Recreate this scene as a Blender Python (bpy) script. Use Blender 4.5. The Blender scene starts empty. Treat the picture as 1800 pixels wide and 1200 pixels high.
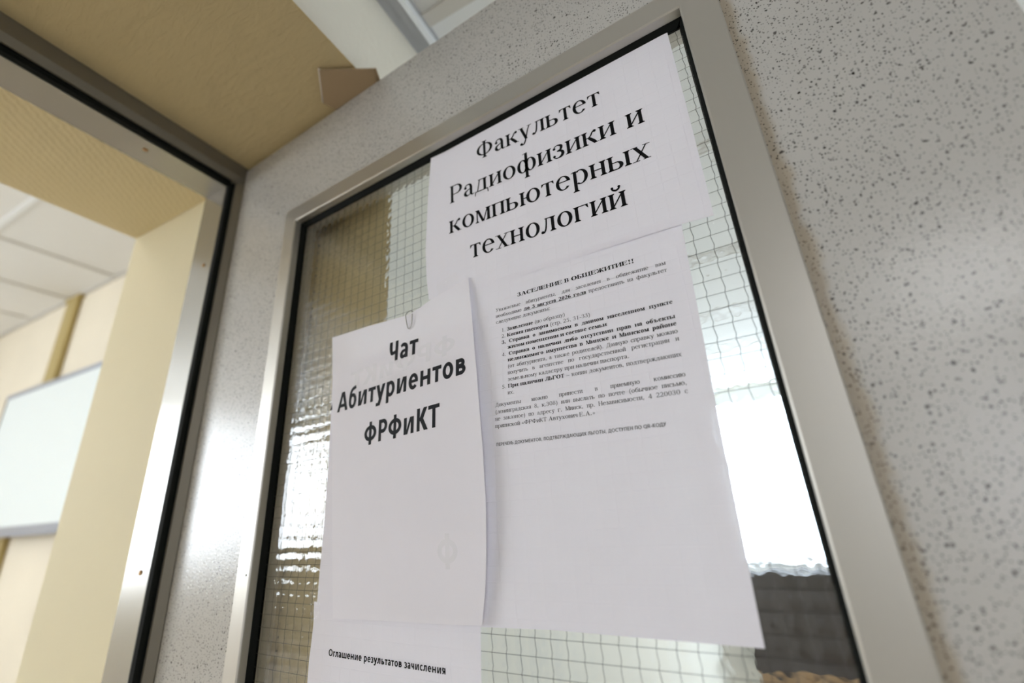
import bpy, bmesh, math, random
from mathutils import Vector, Matrix, noise

# ================================================================ camera, world, light, exposure
SC = bpy.context.scene
COL = SC.collection
CAM_H = 1.40
cam = bpy.data.cameras.new('camera'); cam.sensor_width = 36; cam.lens = 15.79; cam.clip_start = .01; cam.clip_end = 60
cam_ob = bpy.data.objects.new('camera', cam); COL.objects.link(cam_ob)
def cam_matrix(a, b, c):
    ca, sa, cb, sb, cc, sc = math.cos(a), math.sin(a), math.cos(b), math.sin(b), math.cos(c), math.sin(c)
    fwd = Vector((-sa*cb, ca*cb, sb)); r0 = Vector((ca, sa, 0)); u0 = r0.cross(fwd)
    r = cc*r0+sc*u0; u = -sc*r0+cc*u0
    return Matrix((( r.x, u.x, -fwd.x, 0), (r.y, u.y, -fwd.y, 0), (r.z, u.z, -fwd.z, CAM_H), (0, 0, 0, 1)))
cam_ob.matrix_world = cam_matrix(math.radians(29.59243), math.radians(20.44668), math.radians(-3.67660))
cam.dof.use_dof = True; cam.dof.focus_distance = .425; cam.dof.aperture_fstop = 2.3
SC.camera = cam_ob
SC.view_settings.view_transform = 'Standard'; SC.view_settings.look = 'None'; SC.view_settings.gamma = 1; SC.view_settings.use_curve_mapping = False
SC.view_settings.exposure = 0.95
SC.cycles.use_denoising = True
SC.cycles.max_bounces = 12; SC.cycles.diffuse_bounces = 5; SC.cycles.transmission_bounces = 10; SC.cycles.transparent_max_bounces = 12
SC.cycles.sample_clamp_indirect = 6
world = bpy.data.worlds.new('world'); SC.world = world; world.use_nodes = True
world.node_tree.nodes['Background'].inputs[0].default_value = (.85, .92, 1, 1)
world.node_tree.nodes['Background'].inputs[1].default_value = .6
ROOM_DAY, HALL_DAY, BACK_FILL, LAMP_ROOM, HALL_FILL = 6.6, 5.6, 4.2, 4.2, 9.5     # two windows, added rear window, room lamps, added corridor lamps

# the door leaf stands along world X; the building is turned against it (the door is open a little less than square)
T = math.radians(-3.73505)
BN = Vector((math.cos(T), -math.sin(T), 0)); BM = Vector((math.sin(T), math.cos(T), 0))
def W(u, v, z): return BN*u+BM*v+Vector((0, 0, z))           # u through the wall (+ = corridor), v along it, z up
def L(x, y, z): return Vector((x, y, z))

# ================================================================ helpers
def tag(o, label=None, cat=None, group=None, kind=None):
    if label: o['label'] = label
    if cat: o['category'] = cat
    if group: o['group'] = group
    if kind: o['kind'] = kind
    return o
def empty(name, loc=(0, 0, 0)):
    o = bpy.data.objects.new(name, None); COL.objects.link(o); o.empty_display_size = .05; o.location = loc; return o
class MB:
    def __init__(s, f=L): s.v, s.f, s.m, s.F = [], [], [], f
    def add(s, vs, fs, mi=0):
        b = len(s.v); s.v += [s.F(*p) for p in vs]; s.f += [[b+i for i in f] for f in fs]; s.m += [mi]*len(fs); return s
    def box(s, x0, x1, y0, y1, z0, z1, mi=0):
        return s.add([(x, y, z) for x in (x0, x1) for y in (y0, y1) for z in (z0, z1)],
                     [(0, 1, 3, 2), (4, 6, 7, 5), (0, 4, 5, 1), (2, 3, 7, 6), (0, 2, 6, 4), (1, 5, 7, 3)], mi)
    def prism(s, prof, axis, a, b, mi=0):
        """closed profile swept straight along axis 0/1/2; prof gives the two other coordinates in order"""
        n = len(prof); mk = lambda p, t: tuple([t, *p] if axis == 0 else [p[0], t, p[1]] if axis == 1 else [*p, t])
        return s.add([mk(p, a) for p in prof]+[mk(p, b) for p in prof],
                     [(i, (i+1) % n, n+(i+1) % n, n+i) for i in range(n)]+[tuple(range(n))[::-1], tuple(range(n, 2*n))], mi)
    def tube(s, pts, r, n=6, mi=0, closed=False):
        P = [Vector(p) for p in pts]; N = len(P); rings = []; up = Vector((.31, .87, .38))
        for i, p in enumerate(P):
            t = (P[min(i+1, N-1)]-P[max(i-1, 0)]).normalized(); a = t.cross(up).normalized(); b = t.cross(a)
            rings.append([p+r*(math.cos(2*math.pi*k/n)*a+math.sin(2*math.pi*k/n)*b) for k in range(n)])
        return s.add([tuple(q) for R in rings for q in R], [(i*n+k, i*n+(k+1) % n, (i+1)*n+(k+1) % n, (i+1)*n+k) for i in range(N-1) for k in range(n)]+[tuple(range(n))[::-1], tuple((N-1)*n+k for k in range(n))], mi)
    def disc(s, c, ax, r, h, n=16, dome=.35, mi=0):
        """low domed head: centre c, unit axis ax"""
        c = Vector(c); ax = Vector(ax).normalized(); a = ax.orthogonal().normalized(); b = ax.cross(a)
        rings = [[c+rr*r*(math.cos(2*math.pi*k/n)*a+math.sin(2*math.pi*k/n)*b)+ax*hh*h for k in range(n)] for rr, hh in ((1, 0), (1, 1-dome), (.7, 1), (.25, 1), (.22, .6))]
        return s.add([tuple(q) for R in rings for q in R], [(i*n+k, i*n+(k+1) % n, (i+1)*n+(k+1) % n, (i+1)*n+k) for i in range(4) for k in range(n)]+[tuple(range(n))[::-1], tuple(4*n+k for k in range(n))], mi)
    def build(s, name, mats, parent=None, smooth=False, bevel=0, merge=False):
        me = bpy.data.meshes.new(name); me.from_pydata([tuple(p) for p in s.v], [], s.f)
        for m in (mats if isinstance(mats, (list, tuple)) else [mats]): me.materials.append(m)
        me.polygons.foreach_set('material_index', s.m)
        bm = bmesh.new(); bm.from_mesh(me)
        if merge: bmesh.ops.remove_doubles(bm, verts=bm.verts, dist=1e-6)
        bmesh.ops.recalc_face_normals(bm, faces=bm.faces); bm.to_mesh(me); bm.free()
        if smooth: me.polygons.foreach_set('use_smooth', [True]*len(me.polygons))
        o = bpy.data.objects.new(name, me); COL.objects.link(o)
        if bevel:
            b = o.modifiers.new('bevel', 'BEVEL'); b.width = bevel; b.segments = 2; b.limit_method = 'ANGLE'; b.harden_normals = False
        if parent:
            o.parent = parent; o.matrix_parent_inverse = Matrix.Translation(-Vector(parent.location))
        return o

# ================================================================ materials
def mat(name, col, rough=.5, metal=0, spec=.5, **kw):
    m = bpy.data.materials.new(name); m.use_nodes = True; b = m.node_tree.nodes['Principled BSDF']
    b.inputs['Base Color'].default_value = (*col, 1); b.inputs['Roughness'].default_value = rough; b.inputs['Metallic'].default_value = metal
    b.inputs['Specular IOR Level'].default_value = spec
    for k, v in kw.items(): b.inputs[k.replace('_', ' ')].default_value = v
    return m
class NT:
    def __init__(s, m): s.t = m.node_tree; s.b = s.t.nodes.get('Principled BSDF')
    def n(s, typ, ins=None, **props):
        x = s.t.nodes.new(typ)
        for k, v in props.items(): setattr(x, k, v)
        for k, v in (ins or {}).items():
            if hasattr(v, 'is_output'): s.t.links.new(v, x.inputs[k])
            else: x.inputs[k].default_value = v
        return x
    def to(s, sock, name): s.t.links.new(sock, s.b.inputs[name])
    def math(s, op, a, b=0.0, c=None, clamp=False):
        x = s.n('ShaderNodeMath', operation=op, use_clamp=clamp)
        for i, v in enumerate((a, b) if c is None else (a, b, c)):
            if hasattr(v, 'is_output'): s.t.links.new(v, x.inputs[i])
            else: x.inputs[i].default_value = v
        return x.outputs[0]
    def mix(s, fac, a, b):
        x = s.n('ShaderNodeMix', data_type='RGBA')
        for i, v in ((0, fac), (6, a), (7, b)):
            if hasattr(v, 'is_output'): s.t.links.new(v, x.inputs[i])
            else: x.inputs[i].default_value = v if not isinstance(v, tuple) else (*v, 1)
        return x.outputs[2]
    def bump(s, h, strength, dist, nrm=None):
        x = s.n('ShaderNodeBump', {'Height': h, 'Strength': strength, 'Distance': dist})
        if nrm: s.t.links.new(nrm, x.inputs['Normal'])
        return x.outputs[0]
    def pos(s): return s.n('ShaderNodeTexCoord').outputs['Object']
def painted(name, col, rough=.75, scale=60, dist=.002, var=.06, strength=.6):
    m = mat(name, col, rough, spec=.3); t = NT(m); p = t.pos()
    a = t.n('ShaderNodeTexNoise', {'Vector': p, 'Scale': scale, 'Detail': 6.0, 'Roughness': .65}).outputs[0]
    b = t.n('ShaderNodeTexNoise', {'Vector': p, 'Scale': 3.0, 'Detail': 4.0}).outputs[0]
    t.to(t.mix(b, tuple(c*(1-var) for c in col), tuple(min(1, c*(1+var)) for c in col)), 'Base Color'); t.to(t.bump(a, strength, dist), 'Normal'); return m
M = {}
M['yellow'] = painted('ochre plaster', (.71, .585, .34), .7, 90, .003)
# trowel scratches of the plaster under the lintel
t = NT(M['yellow']); sc_ = t.n('ShaderNodeMapping', {'Vector': t.pos(), 'Scale': (16.0, 60.0, 16.0)}).outputs[0]
a = t.n('ShaderNodeTexNoise', {'Vector': sc_, 'Scale': 2.2, 'Detail': 8.0, 'Roughness': .7, 'Distortion': .8}).outputs[0]
t.to(t.bump(a, .7, .004), 'Normal')
M['paper_wall'] = painted('cream embossed wallpaper', (.78, .67, .43), .7, 200, .0006)
t = NT(M['paper_wall']); w_ = t.n('ShaderNodeTexWave', {'Vector': t.pos(), 'Scale': 38.0, 'Distortion': 4.0, 'Detail': 2.0, 'Detail Scale': 2.0}, wave_type='BANDS', bands_direction='DIAGONAL').outputs[0]
t.to(t.bump(w_, .3, .0012), 'Normal')
M['cream'] = painted('cream room wall', (.82, .76, .64), .7, 120, .0008)
M['reveal'] = painted('cream wallpapered reveal', (.80, .73, .52), .7, 160, .0008)
M['white_wall'] = painted('white plaster', (.86, .82, .72), .7, 70, .003)
M['hall_wall'] = painted('pale corridor paint', (.80, .79, .73), .6, 60, .001)
M['tile'] = painted('white ceiling board', (.80, .80, .79), .85, 300, .0006, .02)
M['tee'] = mat('white enamelled ceiling rail', (.86, .89, .93), .35)
M['tee_grey'] = mat('grey ceiling rail edge', (.42, .43, .45), .5)
M['floor'] = painted('worn linoleum floor', (.46, .40, .33), .4, 30, .0004, .2)
M['dark_wood'] = painted('dark brown varnished wood', (.022, .015, .013), .6, 40, .0005, .3)
M['tan_wood'] = painted('light wooden skirting', (.55, .36, .19), .45, 40, .0004, .2)
M['alu'] = mat('satin grey aluminium', (.50, .48, .44), .34, .7)
t = NT(M['alu']); a = t.n('ShaderNodeTexNoise', {'Vector': t.n('ShaderNodeMapping', {'Vector': t.pos(), 'Scale': (400.0, 400.0, 4.0)}).outputs[0], 'Scale': 1.0, 'Detail': 2.0}).outputs[0]
t.to(t.n('ShaderNodeMapRange', {'Value': a, 'To Min': .30, 'To Max': .40}).outputs[0], 'Roughness')
M['frame'] = mat('grey aluminium door frame', (.43, .42, .395), .22, .7)
M['lip'] = mat('front lip with dark reflection painted in', (.20, .18, .145), .45, .4)  # darker than the frame: the dark corridor's reflection is put into the colour
M['rubber'] = mat('black rubber seal', (.006, .007, .006), .8, spec=.12)
M['steel'] = mat('bright steel', (.42, .41, .40), .25, 1)
M['wire'] = mat('glass reinforcing wire', (.10, .10, .09), .4, .6)
M['brass'] = mat('rusty brass screw', (.42, .25, .10), .5, .6)
M['hole'] = mat('dark screw recess', (.02, .018, .015), .6)
M['ink'] = mat('black toner', (.006, .006, .007), .7, spec=.12)
M['ink_grey'] = mat('dark grey toner', (.020, .021, .025), .7, spec=.15)
M['sky_room'] = None
def glow(name, col, k):
    m = bpy.data.materials.new(name); m.use_nodes = True; n = m.node_tree; n.nodes.clear()
    e = n.nodes.new('ShaderNodeEmission'); e.inputs[0].default_value = (*col, 1); e.inputs[1].default_value = k
    n.links.new(e.outputs[0], n.nodes.new('ShaderNodeOutputMaterial').inputs[0]); return m
M['sky_room'] = glow('daylight outside the room window', (.86, .93, 1.0), ROOM_DAY)
M['sky_hall'] = glow('daylight outside the corridor window', (.72, .86, 1.0), HALL_DAY)
M['fill_back'] = glow('fill light of the added rear window', (.86, .90, 1.0), BACK_FILL)  # fill light from an added, unseen window
M['lamp_room'] = glow('room lamp diffuser', (1.0, .95, .86), LAMP_ROOM)
M['fill_hall'] = glow('diffuser of the added corridor lamps', (.95, .96, 1.0), HALL_FILL)  # both corridor lamps are added for their light
M['pvc'] = mat('white window frame', (.82, .83, .84), .35)

# speckled laminate: random dark chips, orange-peel gloss, an ochre stain creeping out from the right-hand bead
m = M['laminate'] = mat('grey speckled laminate', (.50, .49, .47), .22, spec=.5); t = NT(m); p = t.pos()
col = None; dots = []
for sc, rmax, dens in ((400.0, .29, .52), (235.0, .25, .32), (135.0, .18, .24)):
    sx = t.n('ShaderNodeSeparateXYZ', {'Vector': p}).outputs
    mp = t.n('ShaderNodeCombineXYZ', {0: t.math('ADD', sx[0], sc*.013), 1: sx[2]}).outputs[0]
    nz = t.n('ShaderNodeTexNoise', {'Vector': p, 'Scale': sc*1.6, 'Detail': 1.0}).outputs[1]
    mp = t.n('ShaderNodeVectorMath', {0: mp, 1: t.n('ShaderNodeVectorMath', {0: nz, 'Scale': .6/sc}, operation='SCALE').outputs[0]}, operation='ADD').outputs[0]
    vo = t.n('ShaderNodeTexVoronoi', {'Vector': mp, 'Scale': sc, 'Randomness': 1.0}, voronoi_dimensions='2D')
    sp = t.n('ShaderNodeSeparateColor', {'Color': vo.outputs['Color']}).outputs
    rad = t.math('MULTIPLY', t.math('LESS_THAN', sp[0], dens), t.math('MULTIPLY_ADD', sp[1], rmax*.7, rmax*.3))
    dots.append(t.math('MULTIPLY', t.n('ShaderNodeMapRange', {'Value': t.math('SUBTRACT', rad, vo.outputs['Distance']), 'From Min': 0.0, 'From Max': .05}).outputs[0], t.math('MULTIPLY_ADD', sp[2], .4, .6)))
d = t.math('MAXIMUM', t.math('MAXIMUM', dots[0], dots[1]), dots[2], clamp=True)
cl = t.n('ShaderNodeTexNoise', {'Vector': p, 'Scale': 7.0, 'Detail': 3.0}).outputs[0]
base = t.mix(cl, (.455, .445, .42), (.535, .52, .495))
x_, _, z_ = t.n('ShaderNodeSeparateXYZ', {'Vector': p}).outputs
wob = t.n('ShaderNodeTexNoise', {'Vector': p, 'Scale': 45.0, 'Detail': 4.0}).outputs[0]
edge = t.math('SUBTRACT', .0445, t.math('SUBTRACT', x_, t.math('MULTIPLY', wob, .013)))
stain = t.math('MULTIPLY', t.n('ShaderNodeMapRange', {'Value': edge, 'From Min': -.002, 'From Max': .0035}).outputs[0], t.math('MULTIPLY', t.math('GREATER_THAN', x_, .03), t.math('LESS_THAN', z_, 1.856)))
base = t.mix(t.math('MULTIPLY', stain, .75), base, (.40, .33, .24))
t.to(t.mix(d, base, (.022, .018, .016)), 'Base Color')
gr = t.n('ShaderNodeTexNoise', {'Vector': p, 'Scale': 400.0, 'Detail': 2.0}).outputs[0]
t.to(t.bump(gr, .32, .0006), 'Normal')

# wired pattern glass: cast, slightly hammered
m = M['glass'] = mat('wired cast glass', (.97, .98, .965), .02, Transmission_Weight=1.0, IOR=1.5); t = NT(m); p = t.pos()
v1 = t.n('ShaderNodeTexNoise', {'Vector': p, 'Scale': 95.0, 'Detail': 1.5, 'Roughness': .4}).outputs[0]
wx = t.n('ShaderNodeTexWave', {'Vector': p, 'Scale': 24.0, 'Distortion': 1.2}, wave_type='BANDS', bands_direction='X').outputs[0]
wz = t.n('ShaderNodeTexWave', {'Vector': p, 'Scale': 24.8, 'Distortion': 1.0}, wave_type='BANDS', bands_direction='Z').outputs[0]
nd = t.math('POWER', t.math('MULTIPLY', wx, wz), 4.0)
h = t.math('MULTIPLY_ADD', t.math('ADD', t.math('ADD', wx, wz), nd), .30, v1)
t.to(t.bump(h, .16, .0016), 'Normal')

# printer paper: lets some light through, and a trace of what lies right behind it
def paper_mat(name, col, see):
    m = bpy.data.materials.new(name); m.use_nodes = True; n = m.node_tree; n.nodes.clear(); t = NT(m)
    p = t.pos(); c = t.n('ShaderNodeTexNoise', {'Vector': p, 'Scale': 40.0, 'Detail': 8.0}).outputs[0]
    colr = t.mix(c, tuple(x*.975 for x in col), col)
    f = t.n('ShaderNodeTexNoise', {'Vector': p, 'Scale': 300.0, 'Detail': 3.0}).outputs[0]
    big = t.n('ShaderNodeTexNoise', {'Vector': p, 'Scale': 14.0, 'Detail': 2.0}).outputs[0]
    nr = t.bump(t.math('MULTIPLY_ADD', f, .04, big), .25, .004)
    if see > .01:                      # the sheet lies against the cast glass: its wires press faint lines into it
        xyz = t.n('ShaderNodeSeparateXYZ', {'Vector': p}).outputs; rid = []
        for sock, o_, pitch in ((xyz[0], .0244, .0134), (xyz[2], -1.6102, .01268)):
            q = t.math('ABSOLUTE', t.math('SUBTRACT', t.math('FRACT', t.math('ADD', t.math('DIVIDE', t.math('ADD', sock, o_), pitch), 100.5)), .5))
            rid.append(t.n('ShaderNodeMapRange', {'Value': q, 'From Min': .0, 'From Max': .055, 'To Min': 1.0, 'To Max': 0.0}, interpolation_type='SMOOTHSTEP').outputs[0])
        nr = t.bump(t.math('MULTIPLY', t.math('MAXIMUM', rid[0], rid[1]), big), .5, .0004, nr)
    d = t.n('ShaderNodeBsdfDiffuse', {'Color': colr, 'Normal': nr}); tr = t.n('ShaderNodeBsdfTranslucent', {'Color': colr})
    a = t.n('ShaderNodeMixShader', {0: .14, 1: d.outputs[0], 2: tr.outputs[0]})
    b = t.n('ShaderNodeMixShader', {0: see, 1: a.outputs[0], 2: t.n('ShaderNodeBsdfTransparent').outputs[0]})
    t.n('ShaderNodeOutputMaterial', {0: b.outputs[0]}); return m
M['paper'] = paper_mat('white printer paper', (.90, .875, .94), .014)
M['paper_thick'] = paper_mat('doubled white printer paper', (.92, .895, .95), .004)
M['ghost'] = mat('print showing through the sheet', (.82, .805, .85), .8, spec=.1)
m = M['tape'] = bpy.data.materials.new('clear adhesive tape'); m.use_nodes = True; m.node_tree.nodes.clear(); t = NT(m)
fr = t.n('ShaderNodeTexNoise', {'Vector': t.pos(), 'Scale': 170.0, 'Detail': 3.0}).outputs[0]
gl = t.n('ShaderNodeBsdfGlossy', {'Color': (1, 1, 1, 1), 'Roughness': .12, 'Normal': t.bump(fr, .8, .003)})
t.n('ShaderNodeOutputMaterial', {0: t.n('ShaderNodeMixShader', {0: .03, 1: t.n('ShaderNodeBsdfTransparent', {'Color': (1, 1, 1, 1)}).outputs[0], 2: gl.outputs[0]}).outputs[0]})
m = M['card'] = painted('brown corrugated card', (.44, .33, .21), .8, 25, .0008, .15)
M['card_edge'] = mat('torn pale card edge', (.74, .68, .62), .8)
M['screen'] = mat('pale glossy board surface', (.83, .92, .97), .3, spec=.2, Coat_Weight=.12, Coat_Roughness=.08, )
M['silver'] = mat('silver display casing', (.40, .44, .54), .3, .5)
M['bezel_dark'] = mat('dark grey display edge', (.10, .10, .11), .4)
# ================================================================ the building (u, v, z)
UF, UB = -.393, -1.127            # corridor and room faces of the thick wall
ZS = 2.026                        # soffit of the passage
VJ, VJ2 = .373, -.527             # the two jambs
CEIL_H, CEIL_R = 2.215, 2.97
HALL_R, V_END, V_BACK = 1.75, 4.05, -4.4
R_END, RV_BACK, RV_WALL = -6.2, -5.0, 1.19
def wall_box(name, u0, u1, v0, v1, z0, z1, faces, **kw):
    """box whose six faces (u0, u1, v0, v1, z0, z1) take their own paint"""
    mats = []; b = MB(W)
    for m in faces:
        if m not in mats: mats.append(m)
    P = [(u, v, z) for u in (u0, u1) for v in (v0, v1) for z in (z0, z1)]
    for m, f in zip(faces, ((0, 1, 3, 2), (4, 6, 7, 5), (0, 4, 5, 1), (2, 3, 7, 6), (0, 2, 6, 4), (1, 5, 7, 3))): b.add(P, [f], mats.index(m))
    return tag(b.build(name, [M[m] for m in mats]), kind='structure', **kw)
# thick wall round the passage: lintel, pier behind the leaf, pier on the far side
b = MB(W)
def wbox(u0, u1, v0, v1, z0, z1, faces):
    P = [(u, v, z) for u in (u0, u1) for v in (v0, v1) for z in (z0, z1)]
    for m, f in zip(faces, ((0, 1, 3, 2), (4, 6, 7, 5), (0, 4, 5, 1), (2, 3, 7, 6), (0, 2, 6, 4), (1, 5, 7, 3))): b.add(P, [f], m)
# materials: 0 room cream, 1 white plaster, 2 ochre reveal, 3 wallpapered reveal, 4 corridor paint
US = -.78
wbox(UB, US, RV_BACK, RV_WALL+.2, ZS, 3.1, (0, 2, 0, 0, 3, 0)); wbox(US, UF, V_BACK, V_END, ZS, 3.1, (0, 1, 0, 0, 2, 0))
wbox(UB, US, .405, RV_WALL+.2, 0, ZS, (0, 2, 5, 0, 5, 5)); wbox(US, UF, .427, V_END, 0, ZS, (0, 4, 2, 0, 2, 2))
wbox(UB, US, RV_BACK, VJ2-.032, 0, ZS, (0, 2, 0, 3, 3, 3)); wbox(US, UF, V_BACK, VJ2-.054, 0, ZS, (0, 4, 0, 2, 2, 2))
tag(b.build('wall_left', [M['cream'], M['white_wall'], M['yellow'], M['paper_wall'], M['hall_wall'], M['reveal']]), 'thick ochre and white wall with the passage that the open door hangs in', 'wall', kind='structure')
wall_box('floor', R_END-.3, HALL_R+.2, RV_BACK-.2, V_END+.2, -.1, 0, ['floor']*6, label='worn brown linoleum floor below the picture', cat='floor')
wall_box('wall_right', HALL_R, HALL_R+.15, V_BACK, V_END+.2, 0, 2.4, ['hall_wall']*6, label='pale corridor wall opposite the passage', cat='wall')
wall_box('ceiling', UF+.041, HALL_R, V_BACK, V_END, CEIL_H+.012, CEIL_H+.06, ['tile']*6, label='white suspended ceiling of the corridor above the speckled door', cat='ceiling')
# ceiling rails of the corridor: edge strip, bright edge rail, cross rails
b = MB(W)
b.box(UF, UF+.0195, V_BACK, V_END, CEIL_H+.004, CEIL_H+.02, 1); b.box(UF+.0195, UF+.036, V_BACK, V_END, CEIL_H-.002, CEIL_H+.02, 1)
b.box(UF+.036, UF+.046, V_BACK, V_END, CEIL_H-.008, CEIL_H+.02, 0); b.box(UF+.046, UF+.049, V_BACK, V_END, CEIL_H+.004, CEIL_H+.02, 1)
for k in range(-7, 7):
    v = .442+.6*k
    if v < V_END: b.box(UF+.049, HALL_R, v-.012, v+.012, CEIL_H+.006, CEIL_H+.02, 2)
for k in (1, 2, 3): b.box(UF+.041+.6*k-.012, UF+.041+.6*k+.012, V_BACK, V_END, CEIL_H+.005, CEIL_H+.02, 2)
M['tee_warm'] = mat('beige ceiling rail', (.60, .57, .52), .45)
tag(b.build('trim_2', [M['tee'], M['tee_grey'], M['tee_warm']]), 'white and grey rails of the corridor ceiling grid over the white beam', 'ceiling rail', kind='structure')
# end wall of the corridor with its window, a pale pier on the left, dark bench panel under the sill
PU = -.232
b = MB(W); b.box(UF, PU, V_END-.1, V_END+.15, 0, CEIL_H+.02); b.box(PU, HALL_R, V_END, V_END+.15, 2.16, CEIL_H+.05); b.box(1.35, HALL_R, V_END, V_END+.15, .3, 2.16)
b.box(PU, 1.35, V_END, V_END+.15, 0, .84)
tag(b.build('wall_far', M['hall_wall']), 'pale end wall of the corridor seen through the wired glass', 'wall', kind='structure')
b = MB(W); b.box(PU, 1.34, V_END-.22, V_END-.005, .30, .86); b.box(PU, 1.34, V_END-.24, V_END-.005, .86, .885)
tag(b.build('radiator_cover', M['dark_wood'], bevel=.004), 'dark brown wooden cover under the window behind the wired glass', 'radiator cover')
b = MB(W); b.box(PU, 1.5, V_END-.06, V_END, 0, .30)
tag(b.build('baseboard_far', M['tan_wood']), 'light wooden skirting under the dark radiator cover', 'baseboard', kind='structure')
def window(name, P, a0, a1, z0, z1, sky, posts, bars, label):
    """P(a, d, z): a along the wall, d depth out of it"""
    r = tag(empty(name, P((a0+a1)/2, 0, z0)), label, 'window', kind='structure')
    b = MB(P); w = .05
    b.box(a0, a1, .02, .08, z0, z0+w); b.box(a0, a1, .02, .08, z1-w, z1); b.box(a0, a0+w, .02, .08, z0, z1); b.box(a1-w, a1, .02, .08, z0, z1)
    for f in posts: a = a0+(a1-a0)*f; b.box(a-w*.7, a+w*.7, .02, .08, z0, z1)
    for f in bars: z = z0+(z1-z0)*f; b.box(a0, a1, .025, .075, z-w*.5, z+w*.5)
    b.build('window_frame', M['pvc'], r)
    b = MB(P); b.box(a0, a1, .10, .11, z0, z1); b.build('lit_pane', M[sky], r); return r
window('window_1', lambda a, d, z: W(a, V_END+d, z), PU, 1.35, .885, 2.16, 'sky_hall', (.5,), (), 'bright corridor window seen through the wired glass right of the notices')
window('window_2', lambda a, d, z: W(R_END-d, a, z), -4.4, -1.1, .98, 2.72, 'sky_room', (.33, .66), (.72,), 'tall daylight window of the room, mirrored in the door edge')
window('fill_window', lambda a, d, z: W(a, V_BACK-d, z), 1.0, 1.7, .75, 2.12, 'fill_back', (), (), 'unseen window added at the other end of the corridor as fill light')  # added out of view to light the notices from the front
b = MB(W); b.box(UF, HALL_R, V_BACK-.15, V_BACK, 0, .75); b.box(UF, HALL_R, V_BACK-.15, V_BACK, 2.12, 2.3); b.box(UF, 1.0, V_BACK-.15, V_BACK, .75, 2.12); b.box(1.7, HALL_R, V_BACK-.15, V_BACK, .75, 2.12)
tag(b.build('wall_near', M['hall_wall']), 'pale end wall of the corridor on the side of the viewer', 'wall', kind='structure')
# the room beyond
wall_box('wall_back', R_END, UB, RV_WALL, RV_WALL+.15, 0, 3.1, ['cream']*6, label='cream room wall that carries the pale display board', cat='wall')
wall_box('wall_front', R_END, UB, RV_BACK-.15, RV_BACK, 0, 3.1, ['cream']*6, label='cream room wall facing the display board', cat='wall')
b = MB(W); b.box(R_END-.15, R_END, RV_BACK, -4.4, 0, 3.1); b.box(R_END-.15, R_END, -1.1, RV_WALL, 0, 3.1); b.box(R_END-.15, R_END, -4.4, -1.1, 0, .98); b.box(R_END-.15, R_END, -4.4, -1.1, 2.72, 3.1)
tag(b.build('wall_end', M['cream']), 'cream window wall at the end of the room', 'wall', kind='structure')
b = MB(W); b.box(R_END, UB, RV_BACK, RV_WALL, CEIL_R+.008, CEIL_R+.05, 0)
tag(b.build('ceiling_room', M['tile']), 'white tiled ceiling of the room beyond the passage', 'ceiling', kind='structure')
b = MB(W)
for k in range(9): b.box(-1.61-.6*k-.012, -1.61-.6*k+.012, RV_BACK, RV_WALL, CEIL_R+.001, CEIL_R+.02, 0)
for k in range(11): b.box(R_END, UB, .595-.6*k-.012, .595-.6*k+.012, CEIL_R, CEIL_R+.02, 1)
b.box(R_END, UB, RV_WALL-.022, RV_WALL, CEIL_R-.002, CEIL_R+.02, 0)
tag(b.build('trim_3', [mat('soft grey ceiling rail', (.60, .59, .57), .5), M['tee']]), 'pale rails between the ceiling tiles of the room', 'ceiling rail', kind='structure')
b = MB(W); b.box(-4.01, -3.86, RV_WALL-.03, RV_WALL, 0, CEIL_R); b.box(-4.04, -3.83, RV_WALL-.035, RV_WALL, CEIL_R-.025, CEIL_R)
tag(b.build('trim_4', painted('dull olive pipe boxing', (.46, .36, .15), .55, 60, .0006), bevel=.006), 'narrow olive pipe boxing from the room ceiling down behind the display board', 'pipe boxing', kind='structure')
def lamp(name, u, v, z, m, label, su=.6, sv=.6):
    r = tag(empty(name, W(u, v, z)), label, 'ceiling lamp', 'ceiling lamps set in the tiled ceilings')
    b = MB(W); w = .03; a, c = su/2, sv/2
    b.box(u-a, u+a, v-c, v-c+w, z-.012, z); b.box(u-a, u+a, v+c-w, v+c, z-.012, z); b.box(u-a, u-a+w, v-c+w, v+c-w, z-.012, z); b.box(u+a-w, u+a, v-c+w, v+c-w, z-.012, z)
    b.build('lamp_frame', M['tee'], r); b = MB(W); b.box(u-a+w, u+a-w, v-c+w, v+c-w, z-.006, z-.002); b.build('lamp_diffuser', M[m], r)
lamp('ceiling_lamp', -2.2, -.6, CEIL_R, 'lamp_room', 'square lamp in the room ceiling just inside the passage')
lamp('ceiling_lamp', -4.6, -2.9, CEIL_R, 'lamp_room', 'square lamp in the room ceiling nearest the tall windows')
lamp('ceiling_lamp', -2.2, -2.9, CEIL_R, 'lamp_room', 'square lamp in the middle of the room ceiling')
lamp('ceiling_lamp', .75, -1.9, CEIL_H+.010, 'fill_hall', 'unseen square lamp added behind the viewer to light the notices')  # added lamp, out of view, front light for the sheets

lamp('ceiling_lamp', .75, 2.35, CEIL_H+.010, 'fill_hall', 'square lamp added behind the open door to brighten the corridor there')  # added lamp, lifts the brightness behind the wired glass

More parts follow.
